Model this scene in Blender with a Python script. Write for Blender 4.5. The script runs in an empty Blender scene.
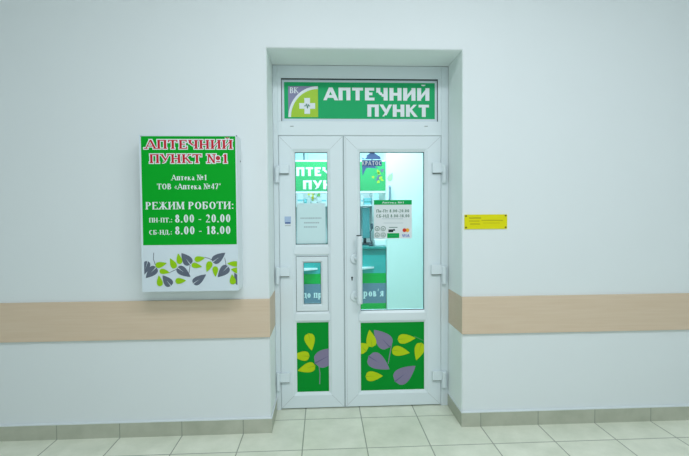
import bpy, bmesh, math, random
from mathutils import Vector, Matrix
random.seed(4)
S = bpy.context.scene
C = S.collection
PI = math.pi

# ------------------------------------------------------------------ camera
F = 437.03
CAM = Vector((-0.0801, -2.8906, 1.4597))
YAW, PITCH, ROLL = -0.049, -0.0344, -0.0067
_c, _s = math.cos(YAW), math.sin(YAW)
FW = Vector((-_s*math.cos(PITCH), _c*math.cos(PITCH), math.sin(PITCH)))
_rt = Vector((_c, _s, 0)); _up = _rt.cross(FW)
RT = math.cos(ROLL)*_rt + math.sin(ROLL)*_up
UP = -math.sin(ROLL)*_rt + math.cos(ROLL)*_up
cam = bpy.data.cameras.new('camera'); camo = bpy.data.objects.new('camera', cam); C.objects.link(camo)
camo.matrix_world = Matrix(((RT.x, UP.x, -FW.x, CAM.x), (RT.y, UP.y, -FW.y, CAM.y), (RT.z, UP.z, -FW.z, CAM.z), (0, 0, 0, 1)))
cam.sensor_width = 36; cam.lens = F/689*36; cam.clip_start = 0.05
S.camera = camo

def at(px, py, Y):
    """where the sight line of a photo pixel meets the plane y = Y: (x, z)"""
    d = RT*((px-344.5)/F) + UP*(-(py-228)/F) + FW
    t = (Y-CAM.y)/d.y
    p = CAM + d*t
    return (p.x, p.z)

def rect(x0, y0, x1, y1, Y):
    ym, xm = (y0+y1)/2, (x0+x1)/2
    return (at(x0, ym, Y)[0], at(x1, ym, Y)[0], at(xm, y1, Y)[1], at(xm, y0, Y)[1])   # X0,X1,Z0,Z1

# ------------------------------------------------------------------ materials
def lin(c):
    return tuple(((v/255)/12.92 if v/255 <= .04045 else ((v/255+.055)/1.055)**2.4) for v in c)

M = {}
def mat(name, rgb, rough=.5, spec=.4, metal=0., bump=0., bscale=80., var=0., vscale=3.):
    m = bpy.data.materials.new(name); m.use_nodes = True
    nt = m.node_tree; b = nt.nodes['Principled BSDF']
    col = lin(rgb)+(1,)
    b.inputs['Base Color'].default_value = col
    b.inputs['Roughness'].default_value = rough
    b.inputs['Specular IOR Level'].default_value = spec
    b.inputs['Metallic'].default_value = metal
    if bump or var:
        tc = nt.nodes.new('ShaderNodeTexCoord')
    if var:
        n = nt.nodes.new('ShaderNodeTexNoise'); n.inputs['Scale'].default_value = vscale; n.inputs['Detail'].default_value = 4
        nt.links.new(tc.outputs['Object'], n.inputs['Vector'])
        mx = nt.nodes.new('ShaderNodeMix'); mx.data_type = 'RGBA'
        mx.inputs[6].default_value = tuple(v*(1-var) for v in col[:3])+(1,)
        mx.inputs[7].default_value = tuple(min(1, v*(1+var)) for v in col[:3])+(1,)
        nt.links.new(n.outputs['Fac'], mx.inputs[0]); nt.links.new(mx.outputs[2], b.inputs['Base Color'])
    if bump:
        n2 = nt.nodes.new('ShaderNodeTexNoise'); n2.inputs['Scale'].default_value = bscale
        nt.links.new(tc.outputs['Object'], n2.inputs['Vector'])
        bp = nt.nodes.new('ShaderNodeBump'); bp.inputs['Strength'].default_value = bump; bp.inputs['Distance'].default_value = .002
        nt.links.new(n2.outputs['Fac'], bp.inputs['Height']); nt.links.new(bp.outputs['Normal'], b.inputs['Normal'])
    M[name] = m
    return m

mat('wall_paint', (228, 236, 238), .45, .3, bump=.12, bscale=60, var=.01, vscale=2)
mat('reveal_brightened', (243, 252, 251), .4, .35)  # paler than the wall paint, to brighten the recess sides and lintel
mat('shop_paint', (226, 240, 238), .6, .3)
mat('ceiling_paint', (232, 234, 232), .8, .2)
mat('plastic', (226, 238, 242), .28, .45)
mat('seam', (186, 196, 198), .6, .2)
mat('groove', (166, 178, 182), .6, .2)
mat('gasket', (52, 66, 66), .6, .2)
mat('gap', (70, 80, 82), .8, .1)
mat('sign_green', (0, 166, 40), .5, .12)
mat('panel_green', (0, 148, 48), .5, .12)
mat('header_green', (36, 172, 108), .5, .12)
mat('shop_green', (52, 162, 96), .5, .3)
mat('white', (228, 236, 240), .4, .3)
mat('sign_white', (214, 228, 236), .4, .3)
mat('red', (196, 26, 44), .4, .3)
mat('lime', (188, 212, 0), .4, .3)
mat('lime_vein', (150, 186, 20), .4, .3)
mat('leaf_lime', (150, 204, 4), .4, .3)
mat('leaf_grey', (96, 106, 122), .4, .3)
mat('mauve', (136, 128, 158), .4, .3)
mat('mauve_vein', (104, 104, 136), .4, .3)
mat('stem_green', (70, 150, 90), .4, .3)
mat('logo_mauve', (136, 138, 172), .4, .3)
mat('logo_lime', (166, 206, 50), .4, .3)
mat('pulse', (110, 160, 140), .4, .3)
mat('yellow', (226, 220, 0), .4, .3)
mat('yellow_text', (190, 182, 10), .4, .3)
mat('screw', (110, 100, 30), .4, .5, metal=.4)
mat('grey_screw', (130, 140, 142), .4, .5, metal=.4)
mat('hinge_shadow', (120, 132, 130), .5, .4)  # grey that stands for the shade under the hinge plates
mat('dark', (38, 46, 50), .5, .3)
mat('paper', (210, 238, 240), .7, .2)
mat('faint_text', (168, 188, 194), .7, .1)
mat('sticker', (226, 234, 236), .5, .2)
mat('sticker_green', (0, 168, 84), .5, .2)
mat('sticker_text', (92, 132, 118), .5, .2)
mat('blue', (104, 142, 200), .5, .2)
mat('navy', (74, 102, 158), .5, .2)
mat('label_blue', (172, 194, 222), .5, .2)
mat('card_red', (214, 60, 40), .5, .2)
mat('card_orange', (244, 176, 60), .5, .2)
mat('card_blue', (110, 130, 200), .5, .2)
mat('teal', (60, 168, 162), .12, .5)
mat('teal_dark', (48, 140, 132), .3, .4)
mat('counter_green', (0, 170, 70), .4, .3)
mat('counter_grey', (112, 138, 156), .4, .3)
mat('counter_white', (228, 238, 238), .4, .3)
mat('screen_teal', (74, 140, 142), .2, .5)
mat('charcoal', (56, 76, 84), .4, .4)
mat('laminate', (220, 238, 230), .4, .3)
mat('flower_yellow', (236, 224, 60), .6, .2)
mat('flower_green', (120, 196, 110), .6, .2)
mat('box_cyan', (140, 212, 220), .5, .2)
mat('leaf_pale', (170, 226, 160), .6, .2)

def nodes_of(name):
    m = bpy.data.materials.new(name); m.use_nodes = True; M[name] = m
    return m.node_tree, m.node_tree.nodes['Principled BSDF']

def math_node(nt, op, a, b=None):
    n = nt.nodes.new('ShaderNodeMath'); n.operation = op
    for i, v in enumerate((a, b)):
        if v is None: continue
        if isinstance(v, (int, float)): n.inputs[i].default_value = v
        else: nt.links.new(v, n.inputs[i])
    return n.outputs[0]

TX, TY, TS = -0.6194, -0.2335, 0.4
def tile_material(name, axes, base, dark, grout, gw):
    nt, b = nodes_of(name)
    tc = nt.nodes.new('ShaderNodeTexCoord'); sp = nt.nodes.new('ShaderNodeSeparateXYZ')
    nt.links.new(tc.outputs['Object'], sp.inputs[0])
    masks, cells = [], []
    for ax, off in axes:
        u = math_node(nt, 'DIVIDE', math_node(nt, 'SUBTRACT', sp.outputs[ax], off), TS)
        fl = math_node(nt, 'FLOOR', u); fr = math_node(nt, 'SUBTRACT', u, fl); cells.append(fl)
        e = math_node(nt, 'MINIMUM', fr, math_node(nt, 'SUBTRACT', 1.0, fr))
        masks.append(math_node(nt, 'LESS_THAN', e, gw/TS/2))
    mk = masks[0] if len(masks) == 1 else math_node(nt, 'MAXIMUM', masks[0], masks[1])
    cv = nt.nodes.new('ShaderNodeCombineXYZ')
    for i, c in enumerate(cells): nt.links.new(c, cv.inputs[i])
    wn = nt.nodes.new('ShaderNodeTexWhiteNoise'); nt.links.new(cv.outputs[0], wn.inputs['Vector'])
    ad = nt.nodes.new('ShaderNodeVectorMath'); ad.operation = 'ADD'
    sc = nt.nodes.new('ShaderNodeVectorMath'); sc.operation = 'SCALE'; sc.inputs['Scale'].default_value = 7
    nt.links.new(cv.outputs[0], sc.inputs[0]); nt.links.new(sc.outputs[0], ad.inputs[0]); nt.links.new(tc.outputs['Object'], ad.inputs[1])
    no = nt.nodes.new('ShaderNodeTexNoise'); no.inputs['Scale'].default_value = 5; no.inputs['Detail'].default_value = 5; no.inputs['Roughness'].default_value = .6
    nt.links.new(ad.outputs[0], no.inputs['Vector'])
    f = math_node(nt, 'ADD', math_node(nt, 'MULTIPLY', math_node(nt, 'SUBTRACT', no.outputs['Fac'], .5), 1.9), .5)
    f = math_node(nt, 'ADD', f, math_node(nt, 'MULTIPLY', math_node(nt, 'SUBTRACT', wn.outputs['Value'], .5), .25))
    mx = nt.nodes.new('ShaderNodeMix'); mx.data_type = 'RGBA'; mx.clamp_factor = True
    nt.links.new(f, mx.inputs[0]); mx.inputs[6].default_value = lin(dark)+(1,); mx.inputs[7].default_value = lin(base)+(1,)
    m2 = nt.nodes.new('ShaderNodeMix'); m2.data_type = 'RGBA'
    nt.links.new(mk, m2.inputs[0]); nt.links.new(mx.outputs[2], m2.inputs[6]); m2.inputs[7].default_value = lin(grout)+(1,)
    nt.links.new(m2.outputs[2], b.inputs['Base Color'])
    b.inputs['Roughness'].default_value = .38; b.inputs['Specular IOR Level'].default_value = .35
    bp = nt.nodes.new('ShaderNodeBump'); bp.inputs['Strength'].default_value = .4; bp.inputs['Distance'].default_value = .002; bp.invert = True
    nt.links.new(mk, bp.inputs['Height']); nt.links.new(bp.outputs['Normal'], b.inputs['Normal'])

tile_material('floor_tile', ((0, TX), (1, TY)), (240, 245, 228), (212, 220, 200), (156, 164, 148), .007)
tile_material('base_tile', ((0, TX),), (196, 200, 184), (168, 174, 156), (146, 154, 140), .006)
tile_material('shop_tile', ((0, .1), (2, .05)), (196, 236, 236), (188, 230, 232), (160, 214, 218), .008)

def wood_material():
    nt, b = nodes_of('rail_wood')
    tc = nt.nodes.new('ShaderNodeTexCoord'); mp = nt.nodes.new('ShaderNodeMapping')
    mp.inputs['Scale'].default_value = (1.2, 8, 26)
    nt.links.new(tc.outputs['Object'], mp.inputs[0])
    n = nt.nodes.new('ShaderNodeTexNoise'); n.inputs['Scale'].default_value = 3; n.inputs['Detail'].default_value = 6
    nt.links.new(mp.outputs[0], n.inputs['Vector'])
    mx = nt.nodes.new('ShaderNodeMix'); mx.data_type = 'RGBA'
    nt.links.new(n.outputs['Fac'], mx.inputs[0])
    mx.inputs[6].default_value = lin((212, 189, 162))+(1,); mx.inputs[7].default_value = lin((224, 206, 184))+(1,)
    nt.links.new(mx.outputs[2], b.inputs['Base Color']); b.inputs['Roughness'].default_value = .5; b.inputs['Specular IOR Level'].default_value = .3
wood_material()

def glass_material():
    m = bpy.data.materials.new('glass'); m.use_nodes = True; nt = m.node_tree; nt.nodes.clear(); M['glass'] = m
    o = nt.nodes.new('ShaderNodeOutputMaterial'); t = nt.nodes.new('ShaderNodeBsdfTransparent'); g = nt.nodes.new('ShaderNodeBsdfGlossy')
    t.inputs[0].default_value = (.86, 1.0, .975, 1); g.inputs['Roughness'].default_value = .02; g.inputs[0].default_value = (1, 1, 1, 1)
    fr = nt.nodes.new('ShaderNodeFresnel'); fr.inputs[0].default_value = 1.3
    mx = nt.nodes.new('ShaderNodeMixShader')
    nt.links.new(fr.outputs[0], mx.inputs[0]); nt.links.new(t.outputs[0], mx.inputs[1]); nt.links.new(g.outputs[0], mx.inputs[2]); nt.links.new(mx.outputs[0], o.inputs[0])
glass_material()

# ------------------------------------------------------------------ mesh builder
class MB:
    def __init__(s): s.v, s.f, s.m, s.mats = [], [], [], []
    def mi(s, name):
        if name not in s.mats: s.mats.append(name)
        return s.mats.index(name)
    def face(s, pts, mname):
        b = len(s.v); s.v += [tuple(p) for p in pts]; s.f.append(tuple(range(b, b+len(pts)))); s.m.append(s.mi(mname))
    def box(s, x0, x1, y0, y1, z0, z1, mname):
        b = len(s.v)
        s.v += [(x, y, z) for x in (x0, x1) for y in (y0, y1) for z in (z0, z1)]
        for q in ((0, 1, 3, 2), (4, 6, 7, 5), (0, 4, 5, 1), (2, 3, 7, 6), (0, 2, 6, 4), (1, 5, 7, 3)):
            s.f.append(tuple(b+i for i in q)); s.m.append(s.mi(mname))
        return s
    def flat(s, pts, Y, mname):                      # polygon on the plane y = Y
        s.face([(x, Y, z) for x, z in pts], mname); return s
    def prism(s, pts, y0, y1, mname):
        n = len(pts); b = len(s.v)
        s.v += [(x, y0, z) for x, z in pts]+[(x, y1, z) for x, z in pts]
        k = s.mi(mname)
        s.f.append(tuple(range(b, b+n))); s.m.append(k)
        s.f.append(tuple(range(b+2*n-1, b+n-1, -1))); s.m.append(k)
        for i in range(n):
            j = (i+1) % n; s.f.append((b+i, b+n+i, b+n+j, b+j)); s.m.append(k)
        return s
    def ring(s, o, i, prof, mname):
        """mitred rectangular frame; o, i = outer / inner (X0,X1,Z0,Z1), prof = [(t, y)] from outer to inner"""
        b = len(s.v); k = s.mi(mname)
        for t, y in prof:
            X0, X1, Z0, Z1 = [o[q]+(i[q]-o[q])*t for q in range(4)]
            s.v += [(X0, y, Z0), (X1, y, Z0), (X1, y, Z1), (X0, y, Z1)]
        for a in range(len(prof)-1):
            for q in range(4):
                r = (q+1) % 4; s.f.append((b+4*a+q, b+4*a+r, b+4*a+4+r, b+4*a+4+q)); s.m.append(k)
        return s
    def tube(s, pts, r, mname, seg=10, caps=True):
        P = [Vector(p) for p in pts]; rings = []; k = s.mi(mname)
        n0 = None
        for i, p in enumerate(P):
            d = (P[min(i+1, len(P)-1)]-P[max(i-1, 0)]).normalized()
            if n0 is None: n0 = d.orthogonal().normalized()
            n0 = (n0-d*n0.dot(d)).normalized(); bn = d.cross(n0)
            rr = r[i] if isinstance(r, (list, tuple)) else r
            b = len(s.v); rings.append(b)
            for q in range(seg):
                a = 2*PI*q/seg; s.v.append(tuple(p+(n0*math.cos(a)+bn*math.sin(a))*rr))
        for a, b in zip(rings, rings[1:]):
            for q in range(seg):
                w = (q+1) % seg; s.f.append((a+q, a+w, b+w, b+q)); s.m.append(k)
        if caps:
            s.f.append(tuple(rings[0]+q for q in range(seg-1, -1, -1))); s.m.append(k)
            s.f.append(tuple(rings[-1]+q for q in range(seg))); s.m.append(k)
        return s
    def disc(s, cx, cz, r, Y, mname, n=20, rz=None):
        s.flat([(cx+r*math.cos(2*PI*i/n), cz+(rz or r)*math.sin(2*PI*i/n)) for i in range(n)], Y, mname); return s
    def circle_line(s, cx, cz, r, w, Y, mname, n=20):
        for i in range(n):
            a, b = 2*PI*i/n, 2*PI*(i+1)/n
            s.flat([(cx+(r+w)*math.cos(a), cz+(r+w)*math.sin(a)), (cx+(r+w)*math.cos(b), cz+(r+w)*math.sin(b)), (cx+r*math.cos(b), cz+r*math.sin(b)), (cx+r*math.cos(a), cz+r*math.sin(a))], Y, mname)
    def line(s, p, q, w, Y, mname):
        d = Vector((q[0]-p[0], q[1]-p[1]));
        if d.length < 1e-9: return
        d.normalize(); n = Vector((-d.y, d.x))*w/2
        s.flat([(p[0]+n.x, p[1]+n.y), (q[0]+n.x, q[1]+n.y), (q[0]-n.x, q[1]-n.y), (p[0]-n.x, p[1]-n.y)], Y, mname)
    def build(s, name, parent=None, bevel=0, smooth=False, origin=None):
        me = bpy.data.meshes.new(name)
        o0 = Vector(origin) if origin else Vector((0, 0, 0))
        if parent is not None: o0 = Vector(parent['_w'])
        me.from_pydata([tuple(Vector(v)-o0) for v in s.v], [], s.f); me.update()
        for n in s.mats: me.materials.append(M[n])
        for p, k in zip(me.polygons, s.m): p.material_index = k; p.use_smooth = smooth
        o = bpy.data.objects.new(name, me); C.objects.link(o)
        if parent is not None: o.parent = parent
        else: o.location = o0
        o['_w'] = tuple(o0)
        if parent is not None and parent.parent is not None and parent.type == 'MESH': pass
        if bevel:
            md = o.modifiers.new('bevel', 'BEVEL'); md.width = bevel; md.segments = 2; md.limit_method = 'ANGLE'
        return o

def tag(o, label, cat, group=None, kind=None):
    o['label'] = label; o['category'] = cat
    if group: o['group'] = group
    if kind: o['kind'] = kind
    return o

def thing(name, loc, label, cat, group=None, kind=None):
    o = bpy.data.objects.new(name, None); o.empty_display_size = .1; C.objects.link(o); o.location = loc; o['_w'] = tuple(loc)
    return tag(o, label, cat, group, kind)

# ------------------------------------------------------------------ lettering (strokes drawn as little polygons)
# kinds: v thick upright, h thin bar, d thick diagonal, t thin diagonal, e ellipse arc, s serif foot
def arc(cx, cy, rx, ry, a0, a1): return ('e', cx, cy, rx, ry, a0, a1)
G = {
 'А': (.90, [('t', .05, 0, .44, 1), ('d', .44, 1, .84, 0), ('h', .18, .66, .30), ('s', .05, 0), ('s', .84, 0)]),
 'П': (.88, [('v', .17, 0, 1), ('v', .71, 0, 1), ('h', .05, .83, 1), ('s', .17, 0), ('s', .71, 0)]),
 'Т': (.82, [('v', .41, 0, 1), ('h', .03, .79, 1), ('s', .41, 0), ('b', .05, 1, .74), ('b', .77, 1, .74)]),
 'Е': (.74, [('v', .18, 0, 1), ('h', .05, .68, 1), ('h', .18, .56, .52), ('h', .05, .70, 0), ('b', .66, 1, .76), ('b', .68, 0, .26)]),
 'Ч': (.86, [('v', .68, 0, 1), ('v', .17, .62, 1), arc(.43, .64, .26, .24, 180, 270), ('h', .40, .68, .41), ('s', .68, 0), ('s', .68, 1), ('s', .17, 1)]),
 'Н': (.90, [('v', .17, 0, 1), ('v', .73, 0, 1), ('h', .17, .73, .50), ('s', .17, 0), ('s', .73, 0), ('s', .17, 1), ('s', .73, 1)]),
 'И': (.92, [('v', .17, 0, 1), ('v', .75, 0, 1), ('t', .17, .10, .75, .90), ('s', .17, 0), ('s', .75, 0), ('s', .17, 1), ('s', .75, 1)]),
 'Й': (.92, [('v', .17, 0, 1), ('v', .75, 0, 1), ('t', .17, .10, .75, .90), ('s', .17, 0), ('s', .75, 0), ('s', .17, 1), ('s', .75, 1), arc(.46, 1.28, .16, .13, 190, 350)]),
 'У': (.84, [('d', .10, 1, .46, .36), ('t', .76, 1, .36, .12), arc(.24, .16, .14, .14, 240, 330), ('s', .10, 1), ('s', .76, 1)]),
 'К': (.86, [('v', .17, 0, 1), ('t', .24, .46, .70, 1), ('d', .34, .58, .76, 0), ('s', .17, 0), ('s', .17, 1), ('s', .76, 0), ('s', .68, 1)]),
 'О': (.90, [arc(.45, .5, .40, .5, 0, 360)]),
 'Б': (.78, [('v', .17, 0, 1), ('h', .05, .66, 1), arc(.40, .29, .32, .29, -90, 90), ('h', .05, .40, .58), ('h', .05, .40, 0), ('b', .64, 1, .78)]),
 'Р': (.74, [('v', .17, 0, 1), arc(.36, .73, .32, .27, -90, 90), ('h', .05, .36, 1), ('h', .17, .36, .46), ('s', .17, 0)]),
 'Ж': (1.16, [('v', .58, 0, 1), ('t', .58, .5, .12, 1), ('t', .58, .5, 1.04, 1), ('d', .50, .54, .10, 0), ('d', .66, .54, 1.06, 0), ('s', .10, 0), ('s', 1.06, 0), ('s', .58, 0), ('s', .58, 1)]),
 'М': (1.06, [('t', .14, 0, .18, 1), ('d', .18, 1, .52, .06), ('t', .52, .06, .86, 1), ('v', .90, 0, 1), ('s', .14, 0), ('s', .90, 0), ('s', .16, 1), ('s', .90, 1)]),
 'С': (.80, [arc(.43, .5, .38, .5, 45, 315)]),
 'Д': (.90, [('t', .22, .08, .34, 1), ('v', .68, .06, 1), ('h', .30, .80, 1), ('h', .03, .87, .08), ('b', .06, .1, -.16), ('b', .84, .1, -.16)]),
 'В': (.78, [('v', .17, 0, 1), arc(.38, .76, .26, .24, -90, 90), arc(.40, .27, .31, .27, -90, 90), ('h', .05, .38, 1), ('h', .17, .40, .53), ('h', .05, .40, 0)]),
 'В1': (.5, []),
 '№': (1.24, [('t', .12, 0, .12, 1), ('d', .12, 1, .62, 0), ('t', .62, 0, .62, 1), ('s', .12, 0), ('s', .12, 1), ('s', .62, 1), arc(.96, .55, .19, .24, 0, 360), ('h', .80, 1.14, .16)]),
 '1': (.52, [('v', .30, 0, 1), ('t', .10, .80, .28, .97), ('s', .30, 0)]),
 '2': (.66, [arc(.32, .72, .24, .28, -30, 165), ('t', .50, .56, .10, .07), ('h', .06, .60, 0), ('h', .10, .58, .06)]),
 '0': (.68, [arc(.34, .5, .28, .5, 0, 360)]),
 '8': (.68, [arc(.34, .75, .23, .25, 0, 360), arc(.34, .27, .28, .27, 0, 360)]),
 '4': (.68, [('v', .45, 0, 1), ('t', .45, 1, .06, .30), ('h', .04, .63, .27)]),
 '7': (.62, [('h', .05, .56, 1), ('d', .54, .98, .26, 0), ('b', .08, 1, .78)]),
 '.': (.30, [('q', .14, .08)]), ':': (.34, [('q', .16, .10), ('q', .16, .62)]), '-': (.46, [('h', .07, .38, .36)]),
 '«': (.56, [('t', .28, .62, .10, .36), ('t', .10, .36, .28, .10), ('t', .48, .62, .30, .36), ('t', .30, .36, .48, .10)]),
 '”': (.42, [('t', .16, 1, .10, .72), ('t', .34, 1, .28, .72)]), '’': (.26, [('t', .16, 1.0, .10, .72)]),
 ' ': (.34, []),
 'а': (.60, [('v', .42, 0, .5), arc(.28, .5, .16, .18, 0, 150), arc(.25, .17, .17, .17, 0, 360), ('s', .47, 0)]),
 'п': (.68, [('v', .15, 0, .68), ('v', .52, 0, .68), ('h', .04, .64, .68), ('s', .15, 0), ('s', .52, 0)]),
 'т': (.60, [('v', .30, 0, .68), ('h', .03, .57, .68), ('s', .30, 0)]),
 'е': (.58, [arc(.29, .34, .24, .34, 0, 310), ('h', .08, .50, .36)]),
 'к': (.62, [('v', .14, 0, .68), ('t', .18, .32, .50, .68), ('d', .24, .38, .56, 0), ('s', .14, 0)]),
 'о': (.62, [arc(.31, .34, .26, .34, 0, 360)]),
 'р': (.66, [('v', .15, -.26, .68), arc(.34, .34, .25, .34, -150, 150), ('s', .15, -.26)]),
 'в': (.58, [('v', .15, 0, .68), arc(.28, .52, .17, .16, -90, 90), arc(.29, .18, .21, .18, -90, 90), ('h', .04, .28, .68), ('h', .15, .3, .36), ('h', .04, .3, 0)]),
 'я': (.62, [('v', .46, 0, .68), arc(.30, .49, .19, .19, 90, 270), ('h', .30, .56, .68), ('h', .28, .46, .31), ('d', .34, .32, .10, 0)]),
 'д': (.66, [('t', .16, .08, .25, .68), ('v', .50, .06, .68), ('h', .22, .58, .68), ('h', .02, .64, .07), ('b', .05, .08, -.14), ('b', .61, .08, -.14)]),
 'з': (.52, [arc(.22, .51, .17, .17, -90, 140), arc(.22, .18, .21, .18, -140, 90)]),
 'н': (.68, [('v', .15, 0, .68), ('v', .52, 0, .68), ('h', .15, .52, .36), ('s', .15, 0), ('s', .52, 0)]),
 'V': (.80, [('d', .06, 1, .40, 0), ('t', .74, 1, .40, 0)]), 'I': (.32, [('v', .16, 0, 1)]),
 'S': (.62, [arc(.31, .73, .23, .27, 30, 270), arc(.31, .27, .25, .27, -150, 90)]),
}
SER = dict(v=.21, h=.085, d=.19, t=.085, serif=.075, sl=.17, o=0)
SAN = dict(v=.285, h=.225, d=.27, t=.235, serif=0, sl=0, o=0)
RED = dict(v=.20, h=.10, d=.18, t=.10, serif=.09, sl=.16, o=0)
LIG = dict(v=.20, h=.15, d=.18, t=.15, serif=0, sl=0, o=0)

def text_width(txt, sp): return sum(G[c][0]+sp for c in txt)-sp
def text(mb, txt, X0, X1, Z0, Z1, Y, mname, st, grow=0., sp=.05):
    """letters whose capitals fill Z0..Z1 and whose line fills X0..X1"""
    H = Z1-Z0; sx = (X1-X0)/text_width(txt, sp); x = X0; g = grow
    P = lambda u, v: (x+u*sx, Z0+v*H)
    k = sx/H                                             # horizontal stretch: strokes keep it too
    for ch in txt:
        w, strokes = G[ch]
        Yb = Y
        for qi, q in enumerate(strokes):
            t = q[0]; Y = Yb-.00003*qi                   # strokes lie one over the other like layers of film
            if t == 'v':
                a, b = P(q[1], q[2]), P(q[1], q[3]); hw = st['v']*sx/2+g
                mb.flat([(a[0]-hw, a[1]-g), (a[0]+hw, a[1]-g), (a[0]+hw, b[1]+g), (a[0]-hw, b[1]+g)], Y, mname)
            elif t == 'h':
                hh = st['h']*H/2; zc = Z0+q[3]*H
                zc = min(max(zc, Z0+hh), Z1-hh) if q[3] in (0, 1) else zc
                mb.flat([(P(q[1], 0)[0]-g, zc-hh-g), (P(q[2], 0)[0]+g, zc-hh-g), (P(q[2], 0)[0]+g, zc+hh+g), (P(q[1], 0)[0]-g, zc+hh+g)], Y, mname)
            elif t in 'dt':
                a, b = P(q[1], q[2]), P(q[3], q[4]); hw = st[t]*sx/2+g; e = g
                if abs(a[1]-b[1]) > abs(a[0]-b[0])*.45:
                    if a[1] > b[1]: a, b = b, a
                    mb.flat([(a[0]-hw, a[1]-e), (a[0]+hw, a[1]-e), (b[0]+hw, b[1]+e), (b[0]-hw, b[1]+e)], Y, mname)
                else: mb.line(a, b, hw*2, Y, mname)
            elif t == 'b' and st['serif']:
                a, b = P(q[1], q[2]), P(q[1], q[3]); hw = .045*sx+g
                mb.flat([(a[0]-hw, min(a[1], b[1])-g), (a[0]+hw, min(a[1], b[1])-g), (a[0]+hw, max(a[1], b[1])+g), (a[0]-hw, max(a[1], b[1])+g)], Y, mname)
            elif t == 'b' and q[3] < 0:
                a, b = P(q[1], q[2]), P(q[1], q[3]); hw = st['t']*.4*sx+g
                mb.flat([(a[0]-hw, b[1]-g), (a[0]+hw, b[1]-g), (a[0]+hw, a[1]), (a[0]-hw, a[1])], Y, mname)
            elif t == 's' and st['serif']:
                hh = st['serif']*H/2; zc = Z0+q[2]*H+(hh if q[2] < .5 else -hh)
                c = P(q[1], 0)[0]; l = st['sl']*sx
                mb.flat([(c-l-g, zc-hh-g), (c+l+g, zc-hh-g), (c+l+g, zc+hh+g), (c-l-g, zc+hh+g)], Y, mname)
            elif t == 'q':
                c = P(q[1], q[2]); r = .085*H+g
                mb.flat([(c[0]-r, c[1]-r), (c[0]+r, c[1]-r), (c[0]+r, c[1]+r), (c[0]-r, c[1]+r)], Y, mname)
            elif t == 'e':
                _, cx, cy, rx, ry, a0, a1 = q; n = max(6, int(abs(a1-a0)/20))
                tv, th = st['v'], st['h']
                for i in range(n):
                    aa = [math.radians(a0+(a1-a0)*(i+j)/n) for j in (0, 1)]
                    o_, i_ = [], []
                    for a in aa:
                        ca, sa = math.cos(a), math.sin(a)
                        po = P(cx+rx*ca, cy+ry*sa); pi = P(cx+max(rx-tv, .02)*ca, cy+max(ry-th, .02)*sa)
                        o_.append((po[0]+g*ca, po[1]+g*sa)); i_.append((pi[0]-g*ca*.8, pi[1]-g*sa*.8))
                    mb.flat([o_[0], o_[1], i_[1], i_[0]], Y, mname)
        Y = Yb; x += (w+sp)*sx

def ptext(mb, txt, x0, y0, x1, y1, Y, mname, st, **k):
    """text in the box of a photo measurement, laid on the plane y=Y"""
    X0, X1, Z0, Z1 = rect(x0, y0, x1, y1, Y+0); text(mb, txt, X0, X1, Z0, Z1, Y, mname, st, **k)

def clip(pts, X0, X1, Z0, Z1):
    for ax, lim, sgn in ((0, X0, 1), (0, X1, -1), (1, Z0, 1), (1, Z1, -1)):
        out = []
        for i, p in enumerate(pts):
            q = pts[(i+1) % len(pts)]; a, b = (p[ax]-lim)*sgn, (q[ax]-lim)*sgn
            if a >= 0: out.append(p)
            if a*b < 0:
                t = a/(a-b); out.append((p[0]+(q[0]-p[0])*t, p[1]+(q[1]-p[1])*t))
        pts = out
        if not pts: return pts
    return pts

def leaf(mb, tip, base, w, Y, mname, lim, vein=None, notch=False, dv=.0004):
    T, B = Vector(tip), Vector(base); ax = T-B; L = ax.length; ax.normalize(); n = Vector((-ax.y, ax.x)); N = 14
    up, dn = [], []
    for i in range(N+1):
        t = i/N; h = w/2*math.sin(PI*t**.58)**.85
        ofs = -.10*L*(1-t/.16) if (notch and t < .16) else 0
        up.append(B+ax*(t*L)+n*h); dn.append(B+ax*(t*L)-n*h)
    pts = [tuple(p) for p in up]+[tuple(p) for p in reversed(dn[1:-1])]
    pts = clip(pts, *lim)
    if len(pts) > 2: mb.flat(pts, Y, mname)
    if vein:
        v = [tuple(B-n*w*.045-ax*L*.01), tuple(B+n*w*.045-ax*L*.01), tuple(B+ax*L*.52)]
        v = clip(v, *lim)
        if len(v) > 2: mb.flat(v, Y-dv, vein)

# ------------------------------------------------------------------ the setting
D = .3263                                                # front of the door leaves, set back in the wall opening
XL = (at(266.8, 80, 0)[0]+at(269.2, 330, 0)[0])/2
XR = (at(461.6, 80, 0)[0]+at(463.2, 330, 0)[0])/2
HT = at(364, 48.6, 0)[1]
CW, CH, CB = 3.7, 3.6, -4.3
w = MB()
w.prism([(-CW, 0), (XL, 0), (XL, HT), (XR, HT), (XR, 0), (CW, 0), (CW, CH), (-CW, CH)], 0, .44, 'wall_paint')
tag(w.build('wall_front', bevel=.006), 'white painted corridor wall with a deep door opening', 'wall', kind='structure')
tag(MB().box(-CW, CW, CB, .44, -.1, 0, 'floor_tile').build('floor'), 'pale greenish beige square ceramic floor tiles of the corridor', 'floor', kind='structure')
tag(MB().box(-CW, CW, CB, .44, CH, CH+.1, 'ceiling_paint').build('ceiling'), 'plain white corridor ceiling', 'ceiling', kind='structure')
tag(MB().box(-CW-.1, -CW, CB, .44, 0, CH, 'wall_paint').build('wall_left'), 'white corridor end wall on the left', 'wall', kind='structure')
tag(MB().box(CW, CW+.1, CB, .44, 0, CH, 'wall_paint').build('wall_right'), 'white corridor end wall on the right', 'wall', kind='structure')
tag(MB().box(-CW, CW, CB-.1, CB, 0, CH, 'wall_paint').build('wall_back'), 'white corridor wall facing the pharmacy door', 'wall', kind='structure')

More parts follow.
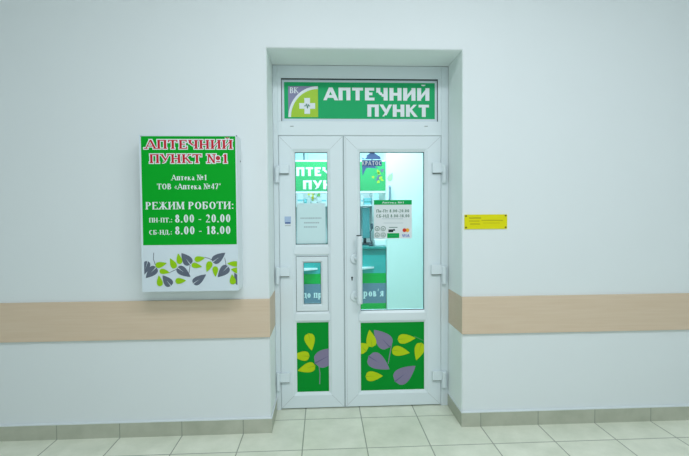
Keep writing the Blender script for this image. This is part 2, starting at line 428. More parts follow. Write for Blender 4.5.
m = MB()  # thin layer added over the opening's faces so they look better lit
m.box(XL+.0002, XL+.002, .004, D-.003, 0, HT-.0002, 'reveal_brightened'); m.box(XR-.002, XR-.0002, .004, D-.003, 0, HT-.0002, 'reveal_brightened')
m.box(XL+.002, XR-.002, .004, D-.003, HT-.002, HT-.0002, 'reveal_brightened')
tag(m.build('added_lining'), 'smooth white lining added to brighten the recess around the pharmacy door', 'added lining', kind='structure')
BH = .096
def skirting(name, sgn, label):
    m = MB(); t = .011; q = .009 if sgn < 0 else .005
    if sgn < 0:
        m.box(-CW, XL+q, -t, -.0005, 0, BH, 'base_tile'); m.box(XL+.0022, XL+q, -.0006, D-.002, 0, BH, 'base_tile')
        m.box(-CW, XL+q+.002, -t-.002, -.0005, BH, BH+.009, 'white'); m.box(XL+.0025, XL+q+.002, -.0006, D-.004, BH, BH+.009, 'white')
    else:
        m.box(XR-q, CW, -t, -.0005, 0, BH, 'base_tile'); m.box(XR-q, XR-.0022, -.0006, D-.002, 0, BH, 'base_tile')
        m.box(XR-q-.002, CW, -t-.002, -.0005, BH, BH+.009, 'white'); m.box(XR-q-.002, XR-.0025, -.0006, D-.004, BH, BH+.009, 'white')
    tag(m.build(name), label, 'skirting', kind='structure')
skirting('baseboard_left', -1, 'beige tile skirting under the wall left of the door, turning into the recess')
skirting('baseboard_right', 1, 'beige tile skirting under the wall right of the door, turning into the recess')

def rail(name, sgn, label):
    m = MB(); t = .016; R0, R1 = ((.6450, .8975) if sgn < 0 else (.6375, .8895))
    q = .005
    if sgn < 0: m.box(-CW, XL+q, -t, -.0005, R0, R1, 'rail_wood'); m.box(XL+.0022, XL+q, -.0006, D-.02, R0, R1, 'rail_wood')
    else: m.box(XR-q, CW, -t, -.0005, R0, R1, 'rail_wood'); m.box(XR-q, XR-.0022, -.0006, D-.02, R0, R1, 'rail_wood')
    tag(m.build(name, bevel=.001), label, 'wall rail', kind='structure')
rail('trim_1', -1, 'pale wood bumper rail on the wall left of the door')
rail('trim_2', 1, 'pale wood bumper rail on the wall right of the door')

# ------------------------------------------------------------------ door frame with fanlight board
JL, JR = XL+.002, XR-.002
LX0 = (at(279.6, 200, D)[0]+at(280.8, 380, D)[0])/2      # outer edges of the two leaves
LX1 = (at(441, 200, D)[0]+at(440.6, 380, D)[0])/2
LZ1 = at(360, 136, D)[1]; LZ0 = .010
MIDX = at(344.2, 270, D)[0]
TZ0, TZ1 = LZ1+.004, at(360, 121.3, D)[1]
FZ1 = HT-.003
FB = D+.075
fr = thing('trim_3', ((JL+JR)/2, D, 0), 'white plastic door frame with fanlight transom set back in the opening', 'door frame', kind='structure')
j = MB()
fx0, fx1, fz1 = at(281.2, 100, D)[0], at(437.8, 100, D)[0], at(360, 78.8, D)[1]
j.box(JL, LX0-.003, D-.002, FB, .0, FZ1, 'plastic'); j.box(LX1+.003, JR, D-.002, FB, .0, FZ1, 'plastic')
j.box(LX0-.003, LX1+.003, D-.002, FB, fz1, FZ1, 'plastic')
j.box(LX0-.003, LX1+.003, D-.002, FB, TZ0, TZ1, 'plastic')
j.box(LX0-.003, fx0, D-.002, FB, TZ1, fz1, 'plastic'); j.box(fx1, LX1+.003, D-.002, FB, TZ1, fz1, 'plastic')
j.build('frame', fr, bevel=.003)
mj = MB(); mj.box(LX0-.003, LX0-.0005, D+.006, FB-.02, .0, LZ1+.003, 'seam'); mj.box(LX1+.0005, LX1+.003, D+.006, FB-.02, 0, LZ1+.003, 'seam')
mj.box(LX0, LX1, D+.002, FB-.02, LZ1+.0005, LZ1+.0035, 'seam')
mj.build('gasket', fr)
for px in (292, 426):
    x, z = at(px, 126.3, D)
    MB().tube([(x-.012, D-.004, z), (x+.012, D-.004, z)], .0035, 'seam', 8).build('drain_cap', fr)

# the board in the fanlight
hd = thing('header_sign', ((fx0+fx1)/2, D, TZ1), 'wide green pharmacy sign with white capitals and cross emblem above the door', 'sign')
HY = D+.010
b = MB(); b.box(fx0, fx1, HY, HY+.02, TZ1+.001, fz1, 'sign_white')
g0, g1, gz0, gz1 = rect(284.2, 82.6, 434.8, 118.9, HY)
b.flat([(g0, gz0), (g1, gz0), (g1, gz1), (g0, gz1)], HY-.0006, 'header_green')
ptext(b, 'АПТЕЧНИЙ', 324.2, 87.8, 429.8, 100.5, HY-.0014, 'white', SAN, sp=.06)
ptext(b, 'ПУНКТ', 367, 104.6, 429.4, 116.8, HY-.0014, 'white', SAN, sp=.06)
lx0, lx1, lz0, lz1 = rect(288.2, 86.2, 318, 117.2, HY)
b.flat([(lx0, lz0), (lx1, lz0), (lx1, lz1), (lx0, lz1)], HY-.001, 'logo_mauve')
Wl, Hl = lx1-lx0, lz1-lz0
def quarter(k, m_, Y):
    b.flat([(lx1, lz0)]+[(lx1-Wl*k*math.sin(a*PI/48), lz0+Hl*k*math.cos(a*PI/48)) for a in range(25)], Y, m_)
quarter(1.0, 'white', HY-.0014); quarter(.91, 'logo_lime', HY-.0018)
cx, cz = at(307.2, 106, HY); a_, t_ = Wl*.265, Wl*.095
b.flat([(cx+u*a_, cz+v*a_) if abs(u)+abs(v) > 1.9 else (cx+u, cz+v) for u, v in ((-t_, a_), (t_, a_), (t_, t_), (a_, t_), (a_, -t_), (t_, -t_), (t_, -a_), (-t_, -a_), (-t_, -t_), (-a_, -t_), (-a_, t_), (-t_, t_))], HY-.0022, 'white')
pz = [(-.10, 0), (-.05, 0), (-.025, .07), (.01, -.08), (.035, .05), (.055, 0), (.10, 0)]
for p, q in zip(pz, pz[1:]): b.line((cx+p[0]*Wl, cz+p[1]*Hl), (cx+q[0]*Wl, cz+q[1]*Hl), Wl*.03, HY-.0026, 'pulse')
ptext(b, 'ВК', 289.6, 87.2, 298.4, 93.2, HY-.002, 'white', SER, sp=.02)
b.build('board', hd)
gk = MB(); e = .0035
gk.box(fx0+.0003, fx0+e, D-.001, HY-.0003, TZ1+.001, fz1-.0003, 'gasket'); gk.box(fx1-e, fx1-.0003, D-.001, HY-.0003, TZ1+.001, fz1-.0003, 'gasket')
gk.box(fx0+e, fx1-e, D-.001, HY-.0003, fz1-e*2, fz1-.0003, 'gasket')
gk.build('gasket', hd)

# ------------------------------------------------------------------ door leaves
def rr(x0, y0, x1, y1, Y=D): return rect(x0, y0, x1, y1, Y)
TH = .065
def miters(mb, o, i):
    for a, c in ((0, 2), (1, 2), (0, 3), (1, 3)):
        p, q = (o[a], o[c]), (i[a], i[c])
        mb.line(p, q, .0022, D-.0006, 'seam')
def leaf_frame(o, openings, rails):
    """o: outer rect, openings: inner rect list (top to bottom) inside one big opening"""
    X0 = min(q[0] for q in openings); X1 = max(q[1] for q in openings); Z0 = openings[-1][2]; Z1 = openings[0][3]
    i = (X0, X1, Z0, Z1); m = MB()
    prof = [(0, D+TH), (0, D+.003), (.03, D), (.80, D), (1, D+.012), (1, D+TH), (0, D+TH)]
    m.ring(o, i, prof, 'plastic')
    for (z0, z1) in rails:
        m.prism([(X0, z0), (X1, z0), (X1, z1), (X0, z1)], D+.012, D+TH-.002, 'plastic')
        h = (z1-z0)*.2
        m.prism([(X0-.012, z0+h), (X1+.012, z0+h), (X1+.012, z1-h), (X0-.012, z1-h)], D+.0004, D+.0125, 'plastic')
        m.face([(X0-.003, D+.0004, z0+h), (X1+.003, D+.0004, z0+h), (X1, D+.012, z0), (X0, D+.012, z0)], 'plastic')
        m.face([(X0-.003, D+.0004, z1-h), (X1+.003, D+.0004, z1-h), (X1, D+.012, z1), (X0, D+.012, z1)], 'plastic')
    oo = tuple(o[q]+(i[q]-o[q])*.04 for q in range(4)); ii = tuple(o[q]+(i[q]-o[q])*.97 for q in range(4))
    ii8 = tuple(o[q]+(i[q]-o[q])*.80 for q in range(4))
    miters(m, oo, ii8)
    return m

def hinge(parent, plate, barrel, side):
    X0, X1, Z0, Z1 = rr(*plate); m = MB()
    m.box(X0, X1, D-.022, D-.0004, Z0, Z1, 'plastic')
    bx0, bx1, bz0, bz1 = rr(*barrel); xc, r = (bx0+bx1)/2, (bx1-bx0)/2*.92
    m.tube([(xc, D-.016, bz0), (xc, D-.016, bz0+.006), (xc, D-.016, bz1-.006), (xc, D-.016, bz1)], [r*.8, r, r, r*.8], 'plastic', 14)
    m.box(min(xc, X0 if side < 0 else X1), max(xc, X0 if side < 0 else X1), D-.020, D-.006, Z0+.004, Z1-.004, 'plastic')
    m.box(X0+.004, X1-.004, D-.014, D-.0004, Z0-.006, Z0-.0005, 'hinge_shadow')  # dark strip modelled as the shadow below the plate
    h = m.build('hinge', parent, bevel=.003)
    return h

def inset(r_, d_): return (r_[0]-d_, r_[1]+d_, r_[2]-d_, r_[3]+d_)
def pane(parent, r_, name='glass_pane'):
    r2 = inset(r_, .006)
    return MB().box(r2[0], r2[1], D+.028, D+.034, r2[2], r2[3], 'glass').build(name, parent)
def beading(parent, r_):
    m = MB()
    m.ring(inset(r_, .0005), inset(r_, -.0028), [(0, D+.0135), (1, D+.0135), (1, D+.029)], 'gasket')
    return m.build('gasket', parent)

# narrow left leaf
dl = thing('door_1', ((LX0+MIDX)/2, D, 0), 'narrow left leaf of the white pharmacy door with two small glass panes', 'door', kind='structure')
UG = rr(295.3, 152, 327.7, 244.6); SW = rr(296, 256.4, 328.2, 311.6); LP = rr(296.8, 322.8, 328.8, 392.4)
x0m, x1m = (UG[0]+SW[0]+LP[0])/3, (UG[1]+SW[1]+LP[1])/3
UG = (x0m, x1m, UG[2], UG[3]); SW = (x0m, x1m, SW[2], SW[3]); LP = (x0m, x1m, LP[2], LP[3])
oL = (LX0, MIDX-.004, LZ0, LZ1)
lf = leaf_frame(oL, [UG, SW, LP], [(SW[3], UG[2]), (LP[3], SW[2])]); fl = lf.build('leaf_frame', dl)
fl['label'] = 'white mitred plastic frame'
pane(dl, UG); beading(dl, UG)
SP = rr(303.5, 262.6, 321, 304.5)
sash = MB(); sash.ring(inset(SW, -.003), SP, [(0, D+TH-.01), (0, D+.004), (.05, D+.001), (.75, D+.001), (1, D+.012), (1, D+.05)], 'plastic')
sash.build('hatch_sash', dl)
sg = MB(); sg.ring(inset(SW, -.0002), inset(SW, -.0029), [(0, D+.012), (1, D+.012)], 'gap'); sg.build('sash_gap', dl)
pane(dl, SP); beading(dl, SP)

def decor_panel(parent, r_, px0, py0, sc, lime, mauve, stems, name):
    PY = D+.016
    m = MB(); r2 = inset(r_, .004); m.box(r2[0], r2[1], PY, PY+.02, r2[2], r2[3], 'panel_green')
    T = lambda x, y: at(px0+x/sc, py0+y/sc, PY)
    U = abs(T(100, 0)[0]-T(0, 0)[0])/100
    for i, s_ in enumerate(stems): m.line(T(*s_[0]), T(*s_[1]), 5*U, PY-.0004, s_[2])
    for i, (t, b_, w_) in enumerate(mauve): leaf(m, T(*t), T(*b_), w_*U, PY-.0008-.0001*i, 'mauve', r_, 'mauve_vein')
    for i, (t, b_, w_) in enumerate(lime): leaf(m, T(*t), T(*b_), w_*U, PY-.0020-.0001*i, 'lime', r_, 'lime_vein')
    o = m.build(name, parent); o['label'] = 'green film panel with lime and mauve leaves'
    return o
decor_panel(dl, LP, 292, 318, 5.925, [((117, 192), (98, 90), 62), ((5, 222), (104, 226), 58), ((34, 312), (138, 282), 60)],
            [((300, 180), (135, 268), 105)], [((158, 270), (166, 330), 'mauve'), ((166, 330), (164, 392), 'mauve')], 'leaf_panel')
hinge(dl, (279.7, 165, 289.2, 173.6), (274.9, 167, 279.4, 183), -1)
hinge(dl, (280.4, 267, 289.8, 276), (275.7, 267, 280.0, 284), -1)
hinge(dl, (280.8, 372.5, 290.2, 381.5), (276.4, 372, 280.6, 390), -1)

# wide right leaf
dr = thing('door_2', ((MIDX+LX1)/2, D, 0), 'wide right leaf of the white pharmacy door with large glass and pull handle', 'door', kind='structure')
RG = rr(360.2, 151.8, 424.5, 310.6); RP = rr(361, 322.7, 424.6, 390.6)
RG = ((RG[0]+RP[0])/2, (RG[1]+RP[1])/2, RG[2], RG[3]); RP = (RG[0], RG[1], RP[2], RP[3])
oR = (MIDX+.004, LX1, LZ0, LZ1)
f2 = leaf_frame(oR, [RG, RP], [(RP[3], RG[2])]).build('leaf_frame', dr); f2['label'] = 'white mitred plastic frame'
pane(dr, RG); beading(dr, RG)
decor_panel(dr, RP, 355, 318, 5.92, [((85, 70), (102, 172), 60), ((12, 150), (68, 196), 70), ((358, 118), (252, 126), 58), ((324, 206), (218, 188), 60), ((362, 250), (394, 146), 62), ((165, 342), (62, 345), 60)],
            [((112, 70), (206, 172), 95), ((204, 303), (80, 226), 95), ((358, 283), (236, 376), 98)], [((218, 150), (196, 270), 'mauve'), ((350, 108), (410, 136), 'stem_green')], 'leaf_panel')
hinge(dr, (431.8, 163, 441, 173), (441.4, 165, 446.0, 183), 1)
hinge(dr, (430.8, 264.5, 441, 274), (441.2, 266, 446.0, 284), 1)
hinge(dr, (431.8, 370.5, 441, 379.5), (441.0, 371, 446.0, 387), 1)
# meeting strip between the leaves
ast = MB(); ast.box(MIDX-.0036, MIDX+.0036, D+.004, D+TH-.01, LZ0, LZ1, 'groove'); ast.build('meeting_gasket', dr)
ax0 = at(346.6, 270, D)[0]; MB().box(ax0-.0008, ax0+.0008, D-.0007, D+.0003, LZ0+.02, LZ1-.02, 'seam').build('seam_line', dr)
# pull handle
HYb = D-.060
h = MB(); bx0, bx1, bz0, bz1 = rect(356.8, 236, 362.4, 304, HYb)
xc = (bx0+bx1)/2; r = (bx1-bx0)/2
pts = [(xc, HYb, bz0), (xc, HYb, bz0+.004), (xc, HYb, bz0+.02), (xc, HYb, bz1-.02), (xc, HYb, bz1-.004), (xc, HYb, bz1)]
h.tube(pts, [r*.8, r, r, r, r, r*.8], 'plastic', 16)
h.tube([(xc-.004, HYb, bz1+.0002), (xc-.004, HYb, bz1+.006)], r*.9, 'gap', 12)
ph = h.build('pull_handle', dr, smooth=True)
for ya in (258.5, 296.0):                                # round rosettes carry the bar
    mx, mz = at(355.4, ya, D)
    a = MB(); a.tube([(mx, D-.0005, mz), (mx, D-.010, mz), (mx, D-.0135, mz), (mx, D-.015, mz)], [.039, .039, .036, .031], 'plastic', 28)
    a.tube([(mx, D-.014, mz), (mx+.004, D-.035, mz), (xc, HYb+r*.7, mz)], [.013, .011, .011], 'plastic', 12)
    a.build('rosette', dr, bevel=.002)
lx, lz = at(352, 278.5, D)
lk = MB(); lk.tube([(lx, D-.004, lz-.004), (lx, D-.0005, lz-.004)], .018, 'plastic', 18)
lk.disc(lx, lz+.007, .0075, D-.0046, 'dark', 14); lk.flat([(lx-.0042, lz-.014), (lx+.0042, lz-.014), (lx+.0042, lz+.004), (lx-.0042, lz+.004)], D-.0049, 'dark')
lk.flat([(lx-.008, lz-.0195), (lx+.008, lz-.0195), (lx+.008, lz-.0175), (lx-.008, lz-.0175)], D-.0009, 'seam')
lk.build('lock_cylinder', dr)

# ------------------------------------------------------------------ stickers on the door
SY = D-.0010
x0, x1, z0, z1 = rect(284.6, 216.5, 291, 226.3, SY)
s = MB(); s.box(x0, x1, SY, D-.0002, z0, z1, 'sticker')
s.flat([(x0, z0+(z1-z0)*.38), (x1, z0+(z1-z0)*.38), (x1, z1), (x0, z1)], SY-.0003, 'label_blue')
for k, (a, c) in enumerate(((.26, .42), (.02, .12))): s.flat([(x0+.003, z0+(z1-z0)*a), (x1-.003, z0+(z1-z0)*a), (x1-.003, z0+(z1-z0)*c), (x0+.003, z0+(z1-z0)*c)], SY-.0006, ('navy', 'seam')[k])
tag(s.build('small_sticker'), 'tiny blue and white sticker on the left door stile', 'sticker')

GY = D+.0262                                             # outer face of the glass
x0, x1, z0, z1 = rect(374, 200, 411.8, 238.5, GY)
s = MB(); s.box(x0, x1, GY, D+.0279, z0, z1, 'sticker')
gx0, gx1, gz0, gz1 = rect(374, 200, 411.8, 204.7, GY)
s.flat([(x0, gz0), (x1, gz0), (x1, z1), (x0, z1)], GY-.0004, 'sticker_green')
ptext(s, 'Аптека №1', 382, 201.6, 404, 203.4, GY-.0008, 'sticker', LIG)
ptext(s, 'Пн-Пт 8.00-20.00', 376.2, 209.4, 409.2, 212.4, GY-.0006, 'sticker_text', LIG, sp=.06)
ptext(s, 'Сб-Нд 8.00-18.00', 376.2, 213.8, 409.6, 217.4, GY-.0006, 'sticker_text', LIG, sp=.06) if 'б' in G else ptext(s, 'СБ-НД 8.00-18.00', 376.2, 214.4, 409.6, 217.4, GY-.0006, 'sticker_text', LIG, sp=.06)
for a, bb, c, th in ((382, 403, 218.8, .5), (383.5, 403, 223, .5)):
    p, q = at(a, c, GY), at(bb, c, GY); s.line(p, q, .0028, GY-.0006, 'faint_text')
for (a, c) in ((377.2, 228.6), (383.2, 228.6), (377.2, 235), (383.2, 235)):
    p = at(a, c, GY); s.circle_line(p[0], p[1], .0135, .0050, GY-.0006, 'sticker_text'); s.disc(p[0], p[1]-.002, .006, GY-.0007, 'sticker_text', 8)
q0, q1, r0, r1 = rect(388.4, 229.4, 393.2, 232.2, GY); s.flat([(q0, r0), (q1, r0), (q1, r1), (q0, r1)], GY-.0007, 'dark')
q0, q1, r0, r1 = rect(393.2, 229, 395, 230.8, GY); s.flat([(q0, r0), (q1, r0), (q1, r1), (q0, r1)], GY-.0007, 'charcoal')
q0, q1, r0, r1 = rect(387.2, 233.2, 399.2, 238, GY); s.flat([(q0, r0), (q1, r0), (q1, r1), (q0, r1)], GY-.0007, 'sticker_green')
p, q = at(389, 227.4, GY), at(397.5, 227.4, GY); s.line(p, q, .005, GY-.0007, 'sticker_text')
p, q = at(389.5, 235.4, GY), at(397, 235.4, GY); s.line(p, q, .004, GY-.001, 'shop_green')
p = at(404.4, 230.2, GY); s.disc(p[0], p[1], .0145, GY-.0007, 'card_red'); p = at(407.4, 230.2, GY); s.disc(p[0], p[1], .0145, GY-.0006, 'card_orange')
ptext(s, 'VISА', 402.2, 234.2, 409.4, 237, GY-.0007, 'card_blue', SAN)
tag(s.build('opening_hours_sticker'), 'white opening hours sticker with green heading on the right door glass', 'sticker')

# blue roof-shaped sticker
BY = D+.0358
T = lambda x, y: at(355+x/13.03, 150+y/13.03, BY)
s = MB()
BF = D+.0275
T = lambda x, y: at(355+x/13.03, 150+y/13.03, BF)
s.prism([T(*p) for p in ((135, 84), (200, 36), (238, 30), (332, 92), (334, 122), (96, 122), (92, 96), (130, 118), (160, 84))], D+.0268, D+.0278, 'blue')
s.prism([T(*p) for p in ((88, 132), (348, 132), (348, 210), (88, 210))], D+.0268, D+.0278, 'navy')
s.prism([T(*p) for p in ((92, 208), (250, 208), (300, 240), (150, 232), (98, 334))], D+.0268, D+.0278, 'blue')
ptext(s, 'КРАТОС', 355+88/13.03, 150+144/13.03, 355+346/13.03, 150+200/13.03, D+.0262, 'sticker', LIG, sp=.12)
tag(s.build('roof_logo_sticker'), 'blue roof-shaped logo sticker with white lettering at the top of right door glass', 'sticker')

# paper notice behind the left pane
NY = D+.0262
x0, x1, z0, z1 = rect(296.9, 203.2, 325.6, 243.6, NY)
s = MB(); s.box(x0, x1, NY-.0008, NY+.0004, z0, z1, 'paper')
for a, c, y in ((300.5, 321, 218.2), (304, 318.6, 222.8), (304, 317.2, 227)):
    n_ = 9; p, q = at(a, y, NY), at(c, y, NY); xx = p[0]
    while xx < q[0]:
        ww = random.uniform(.006, .012); s.flat([(xx, p[1]-.0045), (xx+ww, p[1]-.0045), (xx+ww, p[1]+.0045), (xx, p[1]+.0045)], NY-.0012, 'faint_text'); xx += ww+.003
tag(s.build('paper_notice'), 'pale paper notice with three faint lines behind the upper left pane', 'notice')

# ------------------------------------------------------------------ light box on the left wall
FY = -.142
lb = thing('pharmacy_sign', (at(190, 213, 0)[0], 0, at(190, 291, 0)[1]), 'boxy white and green pharmacy sign with opening hours on the left wall', 'sign')
bx = rect(140.4, 134.8, 237.6, 291.4, FY)
m = MB(); m.box(bx[0], bx[1], FY+.004, -.0002, bx[2], bx[3], 'plastic'); m.build('cabinet', lb, bevel=.003)
m = MB(); PYf = FY
m.box(bx[0]+.001, bx[1]-.001, FY, FY+.0045, bx[2]+.001, bx[3]-.001, 'sign_white')
gq = rect(142.0, 136.2, 236.0, 244.8, FY)
m.flat([(gq[0], gq[2]), (gq[1], gq[2]), (gq[1], gq[3]), (gq[0], gq[3])], FY-.0005, 'sign_green')
def two(txt, x0, y0, x1, y1):
    ptext(m, txt, x0, y0, x1, y1, FY-.0010, 'white', RED, grow=.0056, sp=.08); ptext(m, txt, x0, y0, x1, y1, FY-.0018, 'red', RED, grow=0, sp=.08)
two('АПТЕЧНИЙ', 145.2, 139.9, 232.6, 148.8)
two('ПУНКТ №1', 149.4, 154.2, 227.8, 163)
L1 = FY-.0010
ptext(m, 'Аптека №1', 171.4, 174.8, 206.8, 180.2, L1, 'white', SER, sp=.07)
ptext(m, 'ТОВ «Аптека №47”', 157, 183.6, 221, 189.2, L1, 'white', SER, sp=.07)
ptext(m, 'РЕЖИМ РОБОТИ:', 145.4, 201.8, 234, 209.2, L1, 'white', SER, sp=.07)
ptext(m, 'ПН-ПТ.:', 149, 217.8, 172.4, 222.4, L1, 'white', SER, sp=.05)
ptext(m, '8.00 - 20.00', 174.6, 214.4, 230.8, 222.4, L1, 'white', SER, sp=.06)
ptext(m, 'СБ-НД.:', 149, 230.0, 172.2, 234.6, L1, 'white', SER, sp=.05)
ptext(m, '8.00 - 18.00', 174.6, 226.2, 230.8, 234.2, L1, 'white', SER, sp=.06)
T = lambda x, y: at(140+x/6.562, 250+y/6.562, FY)
U = (T(100, 0)[0]-T(0, 0)[0])/100
lim = (at(144.3, 270, FY)[0], at(237.2, 270, FY)[0], bx[2]+.01, gq[2])
for i, (p, q) in enumerate((((90, 18), (88, 60)), ((88, 60), (102, 100)), ((190, 150), (246, 124)), ((322, 150), (330, 92)), ((425, 48), (455, 56)), ((455, 56), (482, 70)), ((556, 50), (566, 106)))):
    m.line(T(*p), T(*q), 4*U, FY-.0005, 'leaf_grey')
for i, (t, b_, w_) in enumerate((((20, 170), (52, 72), 50), ((38, 184), (108, 112), 62), ((148, 166), (205, 236), 60), ((272, 20), (332, 96), 66), ((332, 176), (244, 114), 60), ((434, 160), (348, 222), 56), ((560, 18), (476, 80), 60), ((510, 178), (580, 106), 64), ((620, 150), (660, 230), 50))):
    leaf(m, T(*t), T(*b_), w_*U, FY-.0007-.00006*i, 'leaf_grey', lim, 'sign_white', dv=.0001*8)
for i, (t, b_, w_) in enumerate((((176, 86), (102, 104), 40), ((196, 148), (128, 136), 36), ((124, 166), (134, 238), 40), ((198, 54), (232, 120), 42), ((250, 22), (264, 92), 38), ((428, 50), (358, 64), 38), ((408, 110), (338, 96), 36), ((304, 200), (232, 204), 40), ((438, 144), (464, 74), 42), ((496, 176), (494, 106), 38), ((572, 88), (650, 92), 38), ((596, 126), (660, 138), 40), ((604, 158), (612, 226), 42))):
    leaf(m, T(*t), T(*b_), w_*U, FY-.0021-.00006*i, 'leaf_lime', lim)
m.build('face_panel', lb)['label'] = 'green and white printed face with leaves along the bottom'
for (a, c) in ((141.2, 135.4), (236.6, 134.9)):
    p = at(a, c+1, FY); MB().tube([(p[0], FY-.003, p[1]), (p[0], FY+.001, p[1])], .004, 'grey_screw', 10).build('screw', lb)
p = (bx[3]-bx[2])
MB().tube([(bx[1]-.0005, -.03, bx[3]-.15), (bx[1]+.003, -.03, bx[3]-.15)], .005, 'grey_screw', 10).build('screw', lb)

# ------------------------------------------------------------------ yellow plate on the right wall
q = rect(464.5, 214.5, 507.1, 229, -.004)
yp = thing('yellow_sign', ((q[0]+q[1])/2, 0, q[2]), 'small yellow rectangular plate screwed to the right wall', 'plaque')
m = MB(); m.box(q[0], q[1], -.005, -.0002, q[2], q[3], 'yellow')
for a, c, y, th in ((469, 481, 218, .010), (469, 479.5, 221, .006), (470, 480, 224, .008), (481.5, 503, 220.3, .006), (483, 500, 223, .003)):
    m.line(at(a, y, -.005), at(c, y, -.005), th, -.0056, 'yellow_text')
m.build('plate', yp)
for (a, c) in ((466, 216.1), (505.6, 215.6), (466, 227.5), (505.6, 227.2)):
    p = at(a, c, -.005); MB().tube([(p[0], -.008, p[1]), (p[0], -.005, p[1])], .006, 'screw', 10).build('screw', yp)

# ------------------------------------------------------------------ inside the shop
SX0, SX1, SB, SH = -1.9, 2.3, 3.7, 2.75
tag(MB().box(SX0, SX1, .44, SB, -.1, 0, 'floor_tile').build('floor_shop'), 'tiled floor inside the pharmacy behind the door', 'floor', kind='structure')
tag(MB().box(SX0, SX1, .44, SB, SH, SH+.1, 'ceiling_paint').build('ceiling_shop'), 'white ceiling inside the pharmacy', 'ceiling', kind='structure')
tag(MB().box(SX0, SX1, SB, SB+.1, 0, SH, 'shop_tile').build('wall_shop_back'), 'pale tiled back wall seen inside the pharmacy', 'wall', kind='structure')
tag(MB().box(SX0-.1, SX0, .44, SB, 0, SH, 'shop_paint').build('wall_shop_left'), 'pale side wall on the left inside the pharmacy', 'wall', kind='structure')
tag(MB().box(SX1, SX1+.1, .44, SB, 0, SH, 'shop_paint').build('wall_shop_right'), 'pale side wall on the right inside the pharmacy', 'wall', kind='structure')

KY = 1.60
kx1 = at(386, 280, KY)[0]; kx0 = -1.0
zt = at(373, 248, KY)[1]
kz = [at(373, y, KY)[1] for y in (248.6, 255, 273, 283, 303, 318)]
ct = thing('pharmacy_counter', ((kx0+kx1)/2, KY, 0), 'pharmacy counter with teal, green and grey bands behind the door glass', 'counter')
MB().box(kx0, kx1-.002, KY+.002, KY+.62, .0, kz[0]-.004, 'counter_white').build('body', ct)
MB().box(kx0, kx1-.001, KY-.03, KY+.64, kz[0]-.003, kz[0]+.022, 'teal_dark').build('worktop', ct, bevel=.004)
m = MB()
for a, c, n_ in ((0, 1, 'teal_dark'), (1, 2, 'teal'), (2, 3, 'counter_green'), (3, 4, 'counter_grey'), (4, 5, 'counter_green')):
    m.box(kx0, kx1-.003, KY-.012, KY+.0015, kz[c]+.0004, kz[a]-(.004 if a == 0 else 0), n_)
m.box(kx0, kx1-.003, KY-.010, KY+.0015, .0, kz[5], 'counter_grey')
ptext(m, 'до пр', 302.8, 291.0, 322.0, 297.8, KY-.014, 'counter_white', SER, sp=.06)
ptext(m, 'здоров’я', 349.6, 289.0, 383.8, 296.6, KY-.014, 'counter_white', SER, sp=.06)
m.build('front_panel', ct)['label'] = 'banded front with white lettering'
for a, c, y in ((288, 317.5, 270.5), (346, 374.5, 269.2)):  # white ledges that stand for ceiling lamp reflections in the glossy teal
    p, q = at(a, y, KY-.05), at(c, y, KY-.05)
    m = MB(); b0 = len(m.v)
    pts3 = [(p[0], KY-.0125), (p[0], KY-.10), (p[0]+(q[0]-p[0])*.55, KY-.10), (q[0], KY-.0125)]
    n = len(pts3); m.v += [(x, y_, p[1]) for x, y_ in pts3]+[(x, y_, p[1]+.018) for x, y_ in pts3]; k = m.mi('counter_white')
    m.f += [tuple(range(n)), tuple(range(2*n-1, n-1, -1))]; m.m += [k, k]
    for i in range(n): jn = (i+1) % n; m.f.append((i, i+n, jn+n, jn)); m.m.append(k)
    m.build('lamp_reflection', ct)

# hanging sign over the counter
HS = KY+.05
q = rect(281, 161.6, 385.2, 190.8, HS)
hs = thing('hanging_sign', ((q[0]+q[1])/2, HS, q[2]), 'bright green pharmacy sign hanging inside the shop above the counter', 'sign')
m = MB(); m.box(q[0], q[1], HS, HS+.09, q[2], q[3], 'shop_green')
m.box(q[0]-.006, q[1], HS+.004, HS+.094, q[3], q[3]+.016, 'counter_white'); m.box(q[0]-.006, q[1], HS+.004, HS+.094, q[2]-.022, q[2], 'counter_white')
ptext(m, 'АПТЕЧНИЙ', 286.5, 167.2, 359.5, 176, HS-.002, 'white', SAN, sp=.10)
ptext(m, 'ПУНКТ', 302.8, 180.3, 352, 189.2, HS-.002, 'white', SAN, sp=.10)
T = lambda x, y: at(355+x/9.12, 148+y/9.12, HS)
U = (T(100, 0)[0]-T(0, 0)[0])/100
for (t, b_, w_) in (((200, 195), (222, 235), 26), ((150, 262), (176, 268), 22), ((250, 260), (222, 280), 24), ((200, 320), (222, 300), 24), ((235, 240), (205, 225), 22), ((262, 300), (236, 285), 20)):
    leaf(m, T(*t), T(*b_), w_*U, HS-.002, 'logo_lime', (q[0], q[1], q[2], q[3]))
for (t, b_, w_) in (((190, 300), (235, 250), 36), ((265, 190), (235, 215), 30)):
    leaf(m, T(*t), T(*b_), w_*U, HS-.001, 'leaf_grey', (q[0], q[1], q[2], q[3]))
m.build('sign_box', hs)
for px in (304, 372):
    x = at(px, 157, HS+.045)[0]; MB().tube([(x, HS+.045, q[3]+.014), (x, HS+.045, SH-.001)], .008, 'charcoal', 8).build('hanger_rod', hs)

